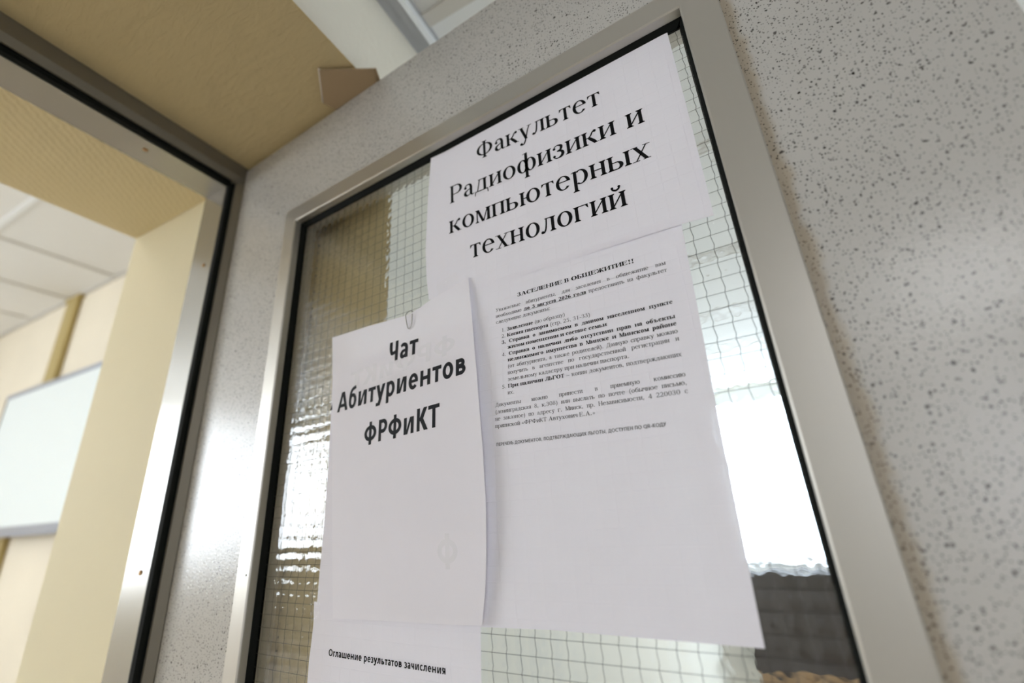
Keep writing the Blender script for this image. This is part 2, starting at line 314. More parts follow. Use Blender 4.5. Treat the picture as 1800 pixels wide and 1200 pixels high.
# ---------------------------------------------------------------- display board on the room wall
r = tag(empty('display_board', W(-3.6, RV_WALL, 1.42)), 'large pale glossy display board on the cream room wall beyond the passage', 'display board')
b0, b1, bz0, bz1, bv = -4.237, -2.66, 1.423, 2.296, RV_WALL-.10
b = MB(W); b.box(b0+.004, b1-.004, bv+.012, RV_WALL-.032, bz0+.004, bz1-.004); b.box(b0+.5, b1-.5, RV_WALL-.032, RV_WALL-.003, bz0+.3, bz1-.3); b.build('back_case', M['bezel_dark'], r)
b = MB(W); b.box(b0, b1, bv-.006, bv+.014, bz1-.028, bz1); b.build('top_bezel', M['silver'], r, bevel=.004)
for a, c in ((b0, b0+.014), (b1-.014, b1)):
    b = MB(W); b.box(a, c, bv-.004, bv+.014, bz0+.05, bz1-.028); b.build('side_bezel', M['bezel_dark'], r, bevel=.002)
b = MB(W); b.prism([(bv-.012, bz0+.03), (bv-.002, bz0+.052), (bv+.014, bz0+.052), (bv+.014, bz0), (bv-.006, bz0)], 0, b0, b1); lb = b.build('lower_bezel', M['silver'], r, bevel=.002)
b = MB(W); b.box(b0+.34, b0+.43, bv-.0125, bv-.008, bz0+.010, bz0+.022); b.build('badge', M['tee'], lb)
b = MB(W); b.box(b0+.014, b1-.014, bv, bv+.012, bz0+.052, bz1-.028); b.build('screen', M['screen'], r)

# ---------------------------------------------------------------- aluminium door frame in the passage
fr = tag(empty('trim_1', W(-.75, .38, 0)), 'grey aluminium door frame lining the passage, with a black seal', 'door frame', kind='structure')
HZ = 1.982
# profile across the frame as (distance from the opening, u): reveal, step, front flange with a chamfer
def prof(d0): return [(0, -.80), (0, -.74), (.006, -.738), (.006, -.7325), (d0, -.7325), (d0, -.80)]
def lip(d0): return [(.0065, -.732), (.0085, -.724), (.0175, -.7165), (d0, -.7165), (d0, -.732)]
def jamb(name, vj, s, depth):
    b = MB(W); b.prism([(u, vj+s*d) for d, u in prof(depth)], 2, 0, HZ+.006); return b.build(name, M['frame'], fr)
ja = jamb('jamb', VJ, 1, .032); jb = jamb('jamb', VJ2, -1, .032)
b = MB(W); b.prism([(u, HZ+d) for d, u in prof(.0435)], 1, VJ2-.032, VJ+.032); hd = b.build('head', M['frame'], fr)
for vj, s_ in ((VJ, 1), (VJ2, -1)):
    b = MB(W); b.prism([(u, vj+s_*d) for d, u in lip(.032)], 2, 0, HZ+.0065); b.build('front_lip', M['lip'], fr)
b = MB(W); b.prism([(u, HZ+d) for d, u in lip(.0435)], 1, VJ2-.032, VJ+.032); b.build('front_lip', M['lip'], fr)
b = MB(W)
b.prism([(-.7385, VJ+.0005), (-.7300, VJ+.0002), (-.7262, VJ+.0035), (-.7262, VJ+.0075), (-.7385, VJ+.0075)], 2, 0, HZ+.004)
b.prism([(-.7385, VJ2-.0005), (-.7300, VJ2-.0002), (-.7262, VJ2-.0035), (-.7262, VJ2-.0075), (-.7385, VJ2-.0075)], 2, 0, HZ+.004)
b.prism([(-.7385, HZ+.0005), (-.7300, HZ+.0002), (-.7262, HZ+.0035), (-.7262, HZ+.0075), (-.7385, HZ+.0075)], 1, VJ2, VJ)
b.build('seal', M['rubber'], fr)
def screw(parent, c, ax, r, m='brass', h=.0015): b = MB(); b.disc(W(*c), BN*ax[0]+BM*ax[1]+Vector((0, 0, ax[2])), r, h); return b.build('screw', M[m], parent)
for v in (.255, -.15, -.43): screw(hd, (-.762, v, HZ), (0, 0, -1), .0036)
for z in (1.825, 1.35, .8, .25): screw(ja, (-.7605, VJ, z), (0, -1, 0), .0033); screw(jb, (-.7605, VJ2, z), (0, 1, 0), .0033)

# ================================================================ the open door leaf (world x, y, z)
LX0, LX1, LY0, LY1, LZ0, LZ1 = -.738, .195, .343, .375, .008, 2.018
GX0, GX1, GZ0, GZ1 = -.557, .0106, .95, 1.8308          # sight size inside the beads
door = tag(empty('door_1', (LX0, (LY0+LY1)/2, 0)), 'open speckled laminate door with an aluminium framed wired glass pane', 'door', kind='structure')
hx0, hx1, hz0, hz1 = GX0-.012, GX1+.012, GZ0-.012, GZ1+.012
b = MB(); O = [(LX0, LZ0), (LX1, LZ0), (LX1, LZ1), (LX0, LZ1)]; I = [(hx0, hz0), (hx1, hz0), (hx1, hz1), (hx0, hz1)]
vs = [(x, y, z) for y in (LY0, LY1) for q in (O, I) for x, z in q]; fs = []
for k in range(4):
    n = (k+1) % 4
    fs += [(k, n, 4+n, 4+k), (8+k, 8+n, 12+n, 12+k), (k, n, 8+n, 8+k), (4+k, 4+n, 12+n, 12+k)]
b.add(vs, fs); pn = b.build('door_panel', M['laminate'], door, bevel=.0012)
b = MB(); b.box(LX0-.0012, LX0, LY0+.001, LY1-.001, LZ0, LZ1); b.build('hinge_edge_band', mat('tan edge band', (.52, .45, .33), .5), door)
for z in (1.758, 1.518, .9, .4):
    b = MB(); b.disc(L(LX0-.004, LY0+.006, z), (-.3, -1, 0), .0028, .003); b.build('screw', M['hole'], door)
# glazing beads: mitred bars round both sides of the pane
def ring_part(name, prof, k, m, inner=(GX0, GX1, GZ0, GZ1), parent=door):
    """bar k (0 bottom, 1 right, 2 top, 3 left) of a mitred frame; prof = (distance outside the sight line, y)"""
    x0, x1, z0, z1 = inner
    cor = lambda d: [(x0-d, z0-d), (x1+d, z0-d), (x1+d, z1+d), (x0-d, z1+d)]
    n = len(prof); A = [(cor(d)[k][0], y, cor(d)[k][1]) for d, y in prof]; B = [(cor(d)[(k+1) % 4][0], y, cor(d)[(k+1) % 4][1]) for d, y in prof]
    b = MB(); b.add(A+B, [(i, (i+1) % n, n+(i+1) % n, n+i) for i in range(n)]+[tuple(range(n)), tuple(range(n, 2*n))]); return b.build(name, M[m] if isinstance(m, str) else m, parent)
WB = (.027, .0315, .027, .0267)
for k in range(4):
    w = WB[k]
    ring_part('glazing_bead', [(w, LY0), (w, .3392), (w-.0012, .3380), (.0016, .3380), (.0002, .3392), (0, .3405), (0, .3480), (.006, .3480), (.006, LY0)], k, 'alu')
    ring_part('rear_bead', [(w, LY1), (w, .3788), (w-.0012, .380), (.0016, .380), (0, .3785), (0, .3600), (.006, .3600), (.006, LY1)], k, 'alu')
for k in range(4):
    ring_part('rubber_gasket', [(.0055, .3484), (0, .3484), (-.0012, .3495), (-.0062+(.0034 if k == 1 else 0), .3527), (-.0062+(.0034 if k == 1 else 0), .3534), (.0055, .3534)], k, 'rubber')
    ring_part('rear_gasket', [(.0055, .3596), (-.004, .3596), (-.004, .3606), (.0, .3618), (.0055, .3618)], k, 'rubber')
b = MB(); b.box(GX0-.006, GX1+.006, .3535, .3595, GZ0-.006, GZ1+.006); gl = b.build('glass_pane', M['glass'], door)
# square wire mesh cast into the glass: straight cross wires, crimped uprights
rnd = random.Random(4); b = MB(); PZ, PX = .01268, .0134
zs = []; z = 1.6102
while z-PZ > GZ0-.004: z -= PZ
while z < GZ1+.004: zs.append(z); z += PZ
x = -.0244
while x-PX > GX0-.005: x -= PX
for z in zs: b.tube([(GX0-.005, .3562, z), (GX1+.005, .3562, z+rnd.uniform(-.0003, .0003))], .00020, 5)
while x < GX1+.005:
    pts = []
    for i, z in enumerate(zs):
        j = rnd.uniform(-.0003, .0003)
        pts += [(x+j, .3566, z), (x+.0010+j, .3566, z+PZ*.28), (x+.0004+j, .3566, z+PZ*.62)]
    b.tube([p for p in pts if p[2] < GZ1+.005], .00022, 5); x += PX
b.build('wire_mesh', M['wire'], gl, smooth=True)
b = MB(); b.disc(L(-.5635, .3380, 1.3475), (0, -1, 0), .0011, .0003); b.build('paint_speck', M['hole'], door)

# folded card jammed between door and soffit
r = tag(empty('cardboard_wedge', W(-.43, .35, 2.02)), 'folded brown cardboard jammed between the door top and the ochre soffit', 'cardboard wedge')
q = [(-.437, .313), (-.477, .356), (-.462, .392), (-.384, .380), (-.369, .349)]
b = MB(W); b.prism([(u, v) for u, v in q], 2, 2.0185, 2.0203)
b.build('lower_fold', M['card'], r, bevel=.0003)
b = MB(W); b.prism([(u+.004, v+.004) for u, v in q], 2, 2.0206, 2.0222); b.build('upper_fold', M['card'], r)
b = MB(W); b.tube([(-.4365, .3122, 2.0205), (-.455, .3320, 2.0203), (-.4770, .3552, 2.0205)], .0019, 8); b.build('torn_edge', M['card_edge'], r, smooth=True)

# ================================================================ lettering
# ---------------------------------------------------------------- serif lettering (units: 1000 = em)
class Serif:
    def __init__(s, W, h, X, C, sl, st, k):
        s.W, s.h, s.X, s.C, s.sl, s.st, s.k = W, h, X, C, sl, st, k
    def run(s, ch):
        s.P = []
        fn = GLY.get(ch)
        adv = fn(s) if fn else 250
        return [[(x*s.k, y) for x, y in p] for p in s.P], adv*s.k
    def q(s, *p): s.P.append(list(p))
    def bar(s, x0, x1, y0, th=None):
        th = th or s.h
        s.q((x0, y0), (x1, y0), (x1, y0+th), (x0, y0+th))
    def ser(s, x, w, y, up):              # slab with brackets around a stem foot (up=1) or head (up=-1)
        st, sl = s.st, s.sl
        s.q(*[(a, y+up*b) for a, b in ((x-sl, 0), (x+w+sl, 0), (x+w+sl, st*.8), (x+w+4, st*2.4), (x-4, st*2.4), (x-sl, st*.8))])
    def stem(s, x, y0, y1, b=1, t=1, w=None):
        w = w or s.W
        s.q((x, y0), (x+w, y0), (x+w, y1), (x, y1))
        if b: s.ser(x, w, y0, 1)
        if t: s.ser(x, w, y1, -1)
        return x+w
    def ring(s, cx, cy, rx, ry, a0=0, a1=360, wv=None, wh=None, n=40):
        wv = wv or s.W*1.08; wh = wh or s.h*1.1
        pts = []
        for i in range(n+1):
            a = math.radians(a0+(a1-a0)*i/n); c, d = math.cos(a), math.sin(a)
            pts.append(((cx+rx*c, cy+ry*d), (cx+(rx-wv)*c, cy+(ry-wh)*d)))
        for (o0, i0), (o1, i1) in zip(pts, pts[1:]): s.q(o0, o1, i1, i0)
    def dg(s, x0, y0, x1, y1, w): s.q((x0, y0), (x0+w, y0), (x1+w, y1), (x1, y1))
    def ball(s, x, y, r): s.q(*[(x+r*math.cos(a*math.pi/8), y+r*math.sin(a*math.pi/8)) for a in range(16)])
    def cv(s, pts, n=7):                  # smooth stroke through (x, y, width)
        P = [pts[0]]+list(pts)+[pts[-1]]; L = []
        for i in range(1, len(P)-2):
            for j in range(n):
                t = j/n
                L.append([.5*(2*P[i][k]+(P[i+1][k]-P[i-1][k])*t+(2*P[i-1][k]-5*P[i][k]+4*P[i+1][k]-P[i+2][k])*t*t+(3*P[i][k]-P[i-1][k]-3*P[i+1][k]+P[i+2][k])*t**3) for k in range(3)])
        L.append(list(pts[-1])); E = []
        for i, (x, y, w) in enumerate(L):
            a, b = L[max(i-1, 0)], L[min(i+1, len(L)-1)]
            dx, dy = b[0]-a[0], b[1]-a[1]; d = math.hypot(dx, dy) or 1
            E.append(((x-dy/d*w/2, y+dx/d*w/2), (x+dy/d*w/2, y-dx/d*w/2)))
        for (a, b), (c, d) in zip(E, E[1:]): s.q(a, c, d, b)

def two(s, gap, H): x = s.stem(55, 0, H); return s.stem(x+gap, 0, H)
def g_o(s, x=30, X=None): X = X or s.X; s.ring(x+215, X/2, 215, X/2+12); return x+460
def g_a(s):
    W, h, X = s.W, s.h, s.X; r = 300
    s.cv([(75, X*.76, h*1.3), (110, X*.93, h*1.3), (185, X*.985, h*1.2), (265, X*.93, W*.75), (r, X*.72, W), (r, X*.45, W), (r, 90, W), (r+28, 28, W*.65), (r+65, 18, h), (r+115, 42, h*.8)])
    s.ball(88, X*.74, W*.52)
    s.cv([(r, X*.62, h*.9), (200, X*.53, h*1.2), (105, X*.42, W*.7), (75, X*.25, W*1.02), (105, 60, W*.95), (165, 28, W*.55), (235, 50, h), (r, 105, h)])
    return 430
def g_b(s):
    X = s.X; s.ring(245, X*.47, 205, X*.47+12)
    s.cv([(62, X*.45, s.W*.9), (75, X*.85, s.W*.8), (150, X*1.17, s.W*.8), (290, X*1.32, s.W*.75), (400, X*1.38, s.W*.6), (435, X*1.5, s.h)]); return 490
def bowls(s, x, H, r1, r2):
    W, h = s.W, s.h; m = H*.53
    s.bar(x, x+r1*.5, H-h); s.bar(x, x+r2*.5, m-h/2); s.bar(x, x+r2*.5, 0)
    s.ring(x+r1*.45, (H+m)/2, r1*.55, (H-m)/2, -90, 90, W*.95); s.ring(x+r2*.45, m/2+h/4, r2*.55, m/2+h/4, -90, 90, W*1.05)
def g_v(s, H=None): H = H or s.X; q = H/s.X; x = s.stem(50, 0, H); bowls(s, x-2, H, 235*q**.5, 275*q**.5); return x+300*q**.5
def g_g(s, H=None):
    H = H or s.X; x = s.stem(50, 0, H); r = x+(270 if H == s.X else 330); s.bar(x, r, H-s.h); s.q((r-s.h*2.2, H-s.h), (r, H-s.h), (r+8, H-s.h-H*.22), (r-s.h*.2, H-s.h-H*.22)); return r+30
def g_d(s, H=None):
    H = H or s.X; W, h = s.W, s.h; k = 1 if H == s.X else 1.3; r = 330*k
    s.stem(r, 0, H, 0, 1); s.bar(140*k, r+W+s.sl, H-h); s.dg(85*k, 0, 175*k, H, h*1.25); s.bar(20, r+W+70, 0, h*1.1)
    s.q((20, h), (20+h*1.1, h), (20+h*.5, -H*.28), (8, -H*.28)); s.q((r+W+70-h*1.1, h), (r+W+70, h), (r+W+82, -H*.28), (r+W+70-h*.5, -H*.28)); return r+W+95
def g_e(s):
    X = s.X; W = s.W*1.05; s.ring(245, X/2, 210, X/2+12, 8, 322, W); s.bar(60, 440, X*.56, s.h*1.05); s.q((445-W*.95, X*.56), (452, X*.56), (448, X*.66), (445-W, X*.66)); return 480
def g_zh(s, H=None):
    H = H or s.X; W, h = s.W, s.h; k = 1 if H == s.X else 1.25; c = 350*k; s.stem(c-W/2, 0, H); m = H*.51
    s.bar(c-100*k, c+100*k, m-h/2)
    for d in (-1, 1):
        s.cv([(c+d*80*k, m, h), (c+d*150*k, m+H*.13, h*1.3), (c+d*195*k, H*.86, h*1.2), (c+d*265*k, H*.96, h*1.3)]); s.ball(c+d*262*k, H*.9, W*.5)
        s.cv([(c+d*90*k, m, W*.7), (c+d*160*k, m-H*.2, W*.95), (c+d*215*k, H*.16, W*.95), (c+d*262*k, H*.03, W*.9)]); s.bar(c+d*275*k-70, c+d*275*k+70, 0, s.st)
    return 700*k
def g_z(s, H=None):
    H = H or s.X; W, h = s.W, s.h; k = 1 if H == s.X else 1.25
    s.cv([(60*k, H*.78, h), (95*k, H*.93, h), (180*k, H*.985, h*1.2), (275*k, H*.9, W*.8), (288*k, H*.76, W*.95), (255*k, H*.6, W*.7), (150*k, H*.535, h)])
    s.cv([(150*k, H*.535, h), (275*k, H*.48, W*.75), (318*k, H*.28, W*1.05), (270*k, H*.09, W*.9), (165*k, H*.015, h*1.2), (80*k, H*.07, h), (42*k, H*.22, h)])
    s.ball(72*k, H*.78, W*.46); s.ball(58*k, H*.2, W*.46); return 390*k
def g_i(s, H=None, gap=190):
    H = H or s.X; gap = gap*(1 if H == s.X else 1.5); r = two(s, gap, H); s.q((55+s.W-4, H*.13), (55+s.W-4, H*.13+s.h*1.9), (r-s.W+4, H*.87), (r-s.W+4, H*.87-s.h*1.9)); return r+55
def g_j(s):
    a = g_i(s); c = a/2; X = s.X; s.cv([(c-95, X*1.38, s.h*1.2), (c-75, X*1.25, s.h*1.6), (c, X*1.17, s.W*.62), (c+75, X*1.25, s.h*1.6), (c+95, X*1.38, s.h*1.2)]); s.ball(c-88, X*1.37, s.W*.4); s.ball(c+88, X*1.37, s.W*.4); return a
def g_k(s, H=None):
    H = H or s.X; W, h = s.W, s.h; k = 1 if H == s.X else 1.3; x = s.stem(50, 0, H); m = H*.52
    s.bar(x, x+80*k, m-h/2); s.cv([(x+60*k, m, h), (x+130*k, m+H*.12, h*1.4), (x+180*k, H*.84, h*1.4), (x+250*k, H*.95, h*1.4)]); s.ball(x+245*k, H*.9, W*.5)
    s.cv([(x+70*k, m, W*.8), (x+135*k, m-H*.18, W), (x+200*k, H*.17, W), (x+248*k, H*.02, W*.95)]); s.bar(x+262*k-70, x+262*k+70, 0, s.st); return x+335*k
def g_l(s, H=None):
    H = H or s.X; k = 1 if H == s.X else 1.3; r = 310*k; s.stem(r, 0, H); s.bar(130*k, r, H-s.h)
    s.cv([(180*k, H, s.h*1.4), (170*k, H*.6, s.h*1.5), (140*k, H*.22, s.h*1.6), (90*k, H*.04, s.W*.5), (40*k, H*.02, s.h)]); s.ball(48, H*.07, s.W*.48); return r+s.W+55
def g_m(s, H=None):
    H = H or s.X; W, h = s.W, s.h; k = 1 if H == s.X else 1.25; r = 430*k
    s.stem(60, 0, H, 1, 1, h*1.4); s.stem(r, 0, H); s.dg(245*k, 0, 62, H, W*.95); s.dg(245*k+W*.4, 0, r-4, H, h*1.3); return r+W+50
def g_n(s, H=None): H = H or s.X; r = two(s, 185 if H == s.X else 310, H); s.bar(55+s.W, r-s.W, H*.5-s.h*.5, s.h*1.1); return r+55
def g_p(s, H=None): H = H or s.X; r = two(s, 185 if H == s.X else 310, H); s.bar(55, r, H-s.h); return r+55
def g_r(s):
    X = s.X; x = s.stem(60, -215, X, 1, 0); s.q((60, X), (60+s.W, X+8), (5, X*.9), (5, X*.94)); s.ring(255, X/2, 205, X/2+12, -128, 128); return 490
def g_s(s):
    X = s.X; s.ring(240, X/2, 210, X/2+12, 55, 318); s.ball(340, X*.80, s.W*.62); return 430
def g_t(s, H=None):
    H = H or s.X; k = 1 if H == s.X else 1.3; c = 205*k; s.stem(c-s.W/2, 0, H, 1, 0); s.bar(30*k, 380*k, H-s.h); h = s.h
    for d in (-1, 1):
        x = c+d*178*k; s.q((x, H), (x-d*h*2, H-h), (x-d*h*.1, H*.76), (x+d*10, H*.76))
    return 410*k
def g_u(s, H=None):
    X = H or s.X; W, h = s.W, s.h; k = 1 if X == s.X else 1.3; b = -20 if X == s.X else X*.28
    s.dg(215*k, b, 50*k, X, W); s.cv([(395*k, X-5, h*1.2), (320*k, X*.6, h*1.3), (245*k, b+10, h*1.5), (185*k, (-165 if X == s.X else 60), h*1.6), (120*k, (-200 if X == s.X else 10), W*.5), (70*k, (-185 if X == s.X else 30), h)])
    s.ball(80*k, -165 if X == s.X else 55, W*.52); s.bar(5, 190*k, X-s.st, s.st); s.bar(310*k, 470*k, X-s.st, s.st); return 470*k
def g_f(s, H=None):
    if H: s.stem(365-s.W/2, 0, H); s.ring(365, H*.51, 305, H*.355); return 730
    X = s.X; c = 335; s.stem(c-s.W/2, -215, 680, 1, 0); s.q((c-s.W/2, 680), (c+s.W/2, 690), (c-s.W/2-60, 640), (c-s.W/2-60, 660)); s.ring(c-125, X/2, 180, X/2+12); s.ring(c+125, X/2, 180, X/2+12); return 670
def g_x(s, H=None):
    X = H or s.X; k = 1 if X == s.X else 1.4; W = s.W; s.dg(310*k, 0, 55*k, X, W*1.05); s.dg(75*k, 0, 365*k, X, s.h*1.25)
    for x, y in ((0, 0), (260*k, 0)): s.bar(x+5, x+185*k, y, s.st)
    for x in (5, 300*k): s.bar(x, x+175*k, X-s.st, s.st)
    return 470*k
def g_c(s): r = two(s, 190, s.X); s.bar(55, r+75, 0); s.q((r+75-s.h*1.2, s.h), (r+75, s.h), (r+85, -140), (r+75-s.h*.3, -140)); return r+95
def g_ch(s, H=None):
    X = H or s.X; r = 300; s.stem(r, 0, X); s.cv([(60+s.W/2, X, s.W), (65+s.W/2, X*.62, s.W), (130+s.W/2, X*.47, s.W*.6), (220, X*.45, s.h), (r+5, X*.52, s.h)]); s.ser(60, s.W, X, -1); return r+s.W+55
def g_sh(s, H=None, tail=0):
    H = H or s.X; g = 165 if H == s.X else 215; x = s.stem(55, 0, H); x = s.stem(x+g, 0, H); x = s.stem(x+g, 0, H); s.bar(55, x+75*tail, 0)
    if tail: s.q((x+75-s.h*1.2, s.h), (x+75, s.h), (x+85, -140), (x+75-s.h*.3, -140))
    return x+55+40*tail
def g_soft(s, H=None, x0=50):
    H = H or s.X; k = 1 if H == s.X else 1.25; x = s.stem(x0, 0, H); r = 270*k; m = H*.55; s.bar(x, x+r*.5, m-s.h); s.bar(x, x+r*.5, 0); s.ring(x+r*.42, m/2, r*.58, m/2, -90, 90); return x+r+40
def g_hard(s): a = g_soft(s, None, 150); s.bar(35, 150, s.X-s.h); s.q((35, s.X), (35+s.h*2, s.X-s.h), (35+s.h*.2, s.X*.76), (25, s.X*.76)); return a
def g_y(s): a = g_soft(s); return s.stem(a+25, 0, s.X)+55
def g_ju(s): x = s.stem(50, 0, s.X); s.bar(x, x+95, s.X*.5-s.h/2); return g_o(s, x+80)
def g_ja(s):
    X = s.X; r = 300; s.stem(r, 0, X); s.bar(190, r, X-s.h); s.bar(190, r, X*.44); s.ring(205, X*.72+s.h/4, 145, X*.28+s.h/4, 90, 270, s.W*.95); s.dg(65, 0, 200, X*.45, s.W*.8); s.bar(10, 175, 0, s.st); return r+s.W+55
def c_A(s):
    C, W, h = s.C, s.W, s.h; s.dg(500, 0, 295, C, W*1.15); s.dg(95, 0, 320, C*.97, h*1.3); s.bar(190, 500, C*.32); s.bar(15, 225, 0, s.st); s.bar(430, 700, 0, s.st); return 710
def c_E(s):
    C, h = s.C, s.h; x = s.stem(55, 0, C); r = x+370; s.bar(x, r, C-h); s.bar(x, r, 0); s.bar(x, x+230, C*.52)
    s.q((r-h*2.2, C-h), (r, C-h), (r+5, C*.76), (r-h*.3, C*.76)); s.q((r-h*2.4, h), (r+20, h), (r+35, C*.23), (r+15, C*.23)); s.q((x+200, C*.42), (x+230+h, C*.42), (x+230+h, C*.66), (x+200+h, C*.66)); return r+65
def c_R(s): C = s.C; x = s.stem(55, 0, C); m = C*.45; s.bar(x, x+150, C-s.h); s.bar(x, x+150, m); s.ring(x+135, (C+m)/2, 210, (C-m)/2, -90, 90, s.W*1.1); return x+385
def c_B(s):
    C = s.C; x = s.stem(55, 0, C); m = C*.54; r = 310; s.bar(x, x+320, C-s.h); s.q((x+320-s.h*2, C), (x+320, C), (x+328, C*.78), (x+318, C*.78)); s.bar(x, x+r*.5, m-s.h); s.bar(x, x+r*.5, 0); s.ring(x+r*.42, m/2, r*.6, m/2, -90, 90); return x+370
def c_S(s): C = s.C; s.ring(340, C/2, 300, C/2+12, 48, 315, s.W*1.2); s.stem(552, C*.66, C, 0, 0, s.h*1.2); return 660
def c_O(s): s.ring(360, s.C/2, 325, s.C/2+12, wv=s.W*1.25); return 720
def d_0(s): s.ring(250, s.C/2, 215, s.C/2+8); return 500
def d_1(s): s.stem(220, 0, s.C, 1, 0); s.q((220, s.C), (220+s.W, s.C), (110, s.C*.84), (110, s.C*.88)); return 500
def d_2(s): C, W, h = s.C, s.W, s.h; s.cv([(65, C*.74, h), (110, C*.93, h*1.6), (220, C*.98, h*1.6), (335, C*.88, W*.9), (365, C*.7, W), (310, C*.48, W*.8), (180, C*.25, h*1.6), (60, C*.06, h*1.6)]); s.bar(45, 440, 0, h*2); s.dg(420, 0, 450, C*.2, h); return 500
def d_3(s): g_z(s, s.C); return 500
def d_4(s): C = s.C; s.stem(300, 0, C, 1, 0); s.dg(30, C*.25, 300, C*.97, s.h*1.4); s.bar(30, 460, C*.22, s.h*1.6); return 500
def d_5(s): C, W, h = s.C, s.W, s.h; s.bar(120, 410, C-h*1.9, h*2); s.dg(75, C*.55, 125, C, h*1.4); s.cv([(80, C*.56, h*1.2), (200, C*.6, W*.7), (340, C*.48, W*.95), (385, C*.3, W), (330, C*.1, W*.85), (200, C*.02, h*1.6), (70, C*.07, h*1.4)]); s.ball(80, C*.09, W*.5); return 500
def d_6(s): C, W = s.C, s.W; s.ring(255, C*.3, 205, C*.3+8); s.cv([(52+W/2, C*.3, W), (95, C*.62, W*.9), (220, C*.87, W*.6), (410, C*.99, s.h)]); return 500
def d_8(s): C = s.C; s.ring(250, C*.75, 170, C*.25+6, wv=s.W*.8); s.ring(250, C*.27, 205, C*.27+6, wv=s.W*.9); return 500
def p_dot(s): s.ball(120, 45, s.W*.62+8); return 250
def p_com(s): s.ball(120, 45, s.W*.62+8); s.cv([(145, 40, s.W*.5), (140, -60, s.h), (85, -130, s.h*.7)]); return 250
def p_col(s): s.ball(130, 45, s.W*.62+8); s.ball(130, s.X-60, s.W*.62+8); return 280
def p_ex(s): s.ball(165, 45, s.W*.62+8); s.q((150, 200), (180, 200), (165+s.W*.65, s.C), (165-s.W*.65, s.C)); return 330
def p_lp(s): s.cv([(290, 690, s.h), (160, 520, s.W*.8), (115, 240, s.W), (160, -40, s.W*.8), (290, -210, s.h)]); return 330
def p_rp(s): s.cv([(40, 690, s.h), (170, 520, s.W*.8), (215, 240, s.W), (170, -40, s.W*.8), (40, -210, s.h)]); return 330
def p_hy(s): s.bar(40, 290, 190, s.W*.75); return 330
def p_da(s): s.bar(10, 490, 200, s.h*1.3); return 500
def p_lq(s):
    for x in (60, 200): s.dg(x, 225, x+120, 390, s.W*.6); s.dg(x+120, 60, x, 225, s.W*.6)
    return 420
def p_rq(s):
    for x in (60, 200): s.dg(x+120, 225, x, 390, s.W*.6); s.dg(x, 60, x+120, 225, s.W*.6)
    return 420
cap = lambda f: (lambda s: f(s, s.C))
GLY = dict(zip('абвгдежзийклмнопрстуфхцчшщьъыюя', (g_a, g_b, g_v, g_g, g_d, g_e, g_zh, g_z, g_i, g_j, g_k, g_l, g_m, g_n, g_o, g_p, g_r, g_s, g_t, g_u, g_f, g_x, g_c, g_ch, g_sh, lambda s: g_sh(s, None, 1), g_soft, g_hard, g_y, g_ju, g_ja)))
GLY.update(zip('ВГДЖЗИКЛМНПТУФЬЩ', [cap(f) for f in (g_v, g_g, g_d, g_zh, g_z, g_i, g_k, g_l, g_m, g_n, g_p, g_t, g_u, g_f, g_soft)]+[lambda s: g_sh(s, s.C, 1)]))
GLY.update(zip('АЕРБСО0123456.,:!()-–«»8', (c_A, c_E, c_R, c_B, c_S, c_O, d_0, d_1, d_2, d_3, d_4, d_5, d_6, p_dot, p_com, p_col, p_ex, p_lp, p_rp, p_hy, p_da, p_lq, p_rq, d_8)))
TIMES = Serif(92, 31, 452, 662, 42, 20, 1.0)
BOOK = Serif(78, 34, 485, 680, 46, 32, 1.18)
BOOKB = Serif(142, 52, 490, 680, 44, 46, 1.22)

# ---- upright sans letters
class Plain(Serif):
    def __init__(s, W, h, X, C, k): super().__init__(W, h, X, C, 0, 0, k)
    def run(s, ch):
        s.P = []; fn = plain_glyphs.get(ch); adv = fn(s) if fn else 260
        return [[(x*s.k, y) for x, y in p] for p in s.P], adv*s.k
    def post(s, x, y0, y1): s.q((x, y0), (x+s.W, y0), (x+s.W, y1), (x, y1)); return x+s.W
    def bowl(s, x, y0, y1, r): c = (y0+y1)/2; s.bar(x, x+r*.45, y0); s.bar(x, x+r*.45, y1-s.h); s.ring(x+r*.4, c, r*.6, (y1-y0)/2, -90, 90, s.W, s.h)
    def rg(s, cx, H, rx, a0=0, a1=360, y=0): s.ring(cx, y+H/2, rx, H/2+9, a0, a1, s.W, s.h)
def two_s(s, H, g): s.post(70, 0, H); return s.post(70+s.W+g, 0, H)
def s_i(s, H, g): r = two_s(s, H, g); s.q((70+s.W*.6, 0), (70+s.W*1.3, 0), (r-s.W*.6, H), (r-s.W*1.3, H)); return r+70
def s_n(s, H, g): r = two_s(s, H, g); s.bar(70, r, H*.5-s.h*.5); return r+70
def s_p(s, H, g): r = two_s(s, H, g); s.bar(70, r, H-s.h); return r+70
def s_a(s):
    X, W, h = s.X, s.W, s.h; r = 300
    s.cv([(70, X*.83, h*.8), (150, X*.92, h), (240, X*.90, h*1.05), (305, X*.80, W*.95), (330, X*.62, W), (330, X*.3, W), (330, 0, W)])
    s.cv([(r, X*.50, h*.8), (200, X*.485, h*.9), (125, X*.40, W*.85), (103, X*.25, W), (130, X*.12, W*.9), (200, X*.095, h*.95), (265, X*.16, h*.8), (320, X*.30, h*.7)]); return 450
def s_b(s): X = s.X; s.rg(260, X, 215); s.cv([(45+s.W/2, X*.5, s.W), (62+s.W/2, X*.95, s.W*.95), (150+s.W*.3, X*1.24, s.W*.9), (290, X*1.36, s.h*1.05), (420, X*1.43, s.h)]); return 520
def s_v(s, H): k = 1 if H == s.X else 1.15; s.post(70, 0, H); x = 70+s.W*.6; s.bowl(x, 0, H*.53+s.h*.4, 320*k); s.bowl(x, H*.53-s.h*.4, H, 285*k); return x+320*k+40
def s_g(s, H): s.post(70, 0, H); s.bar(70, 360 if H == s.X else 400, H-s.h); return 385 if H == s.X else 420
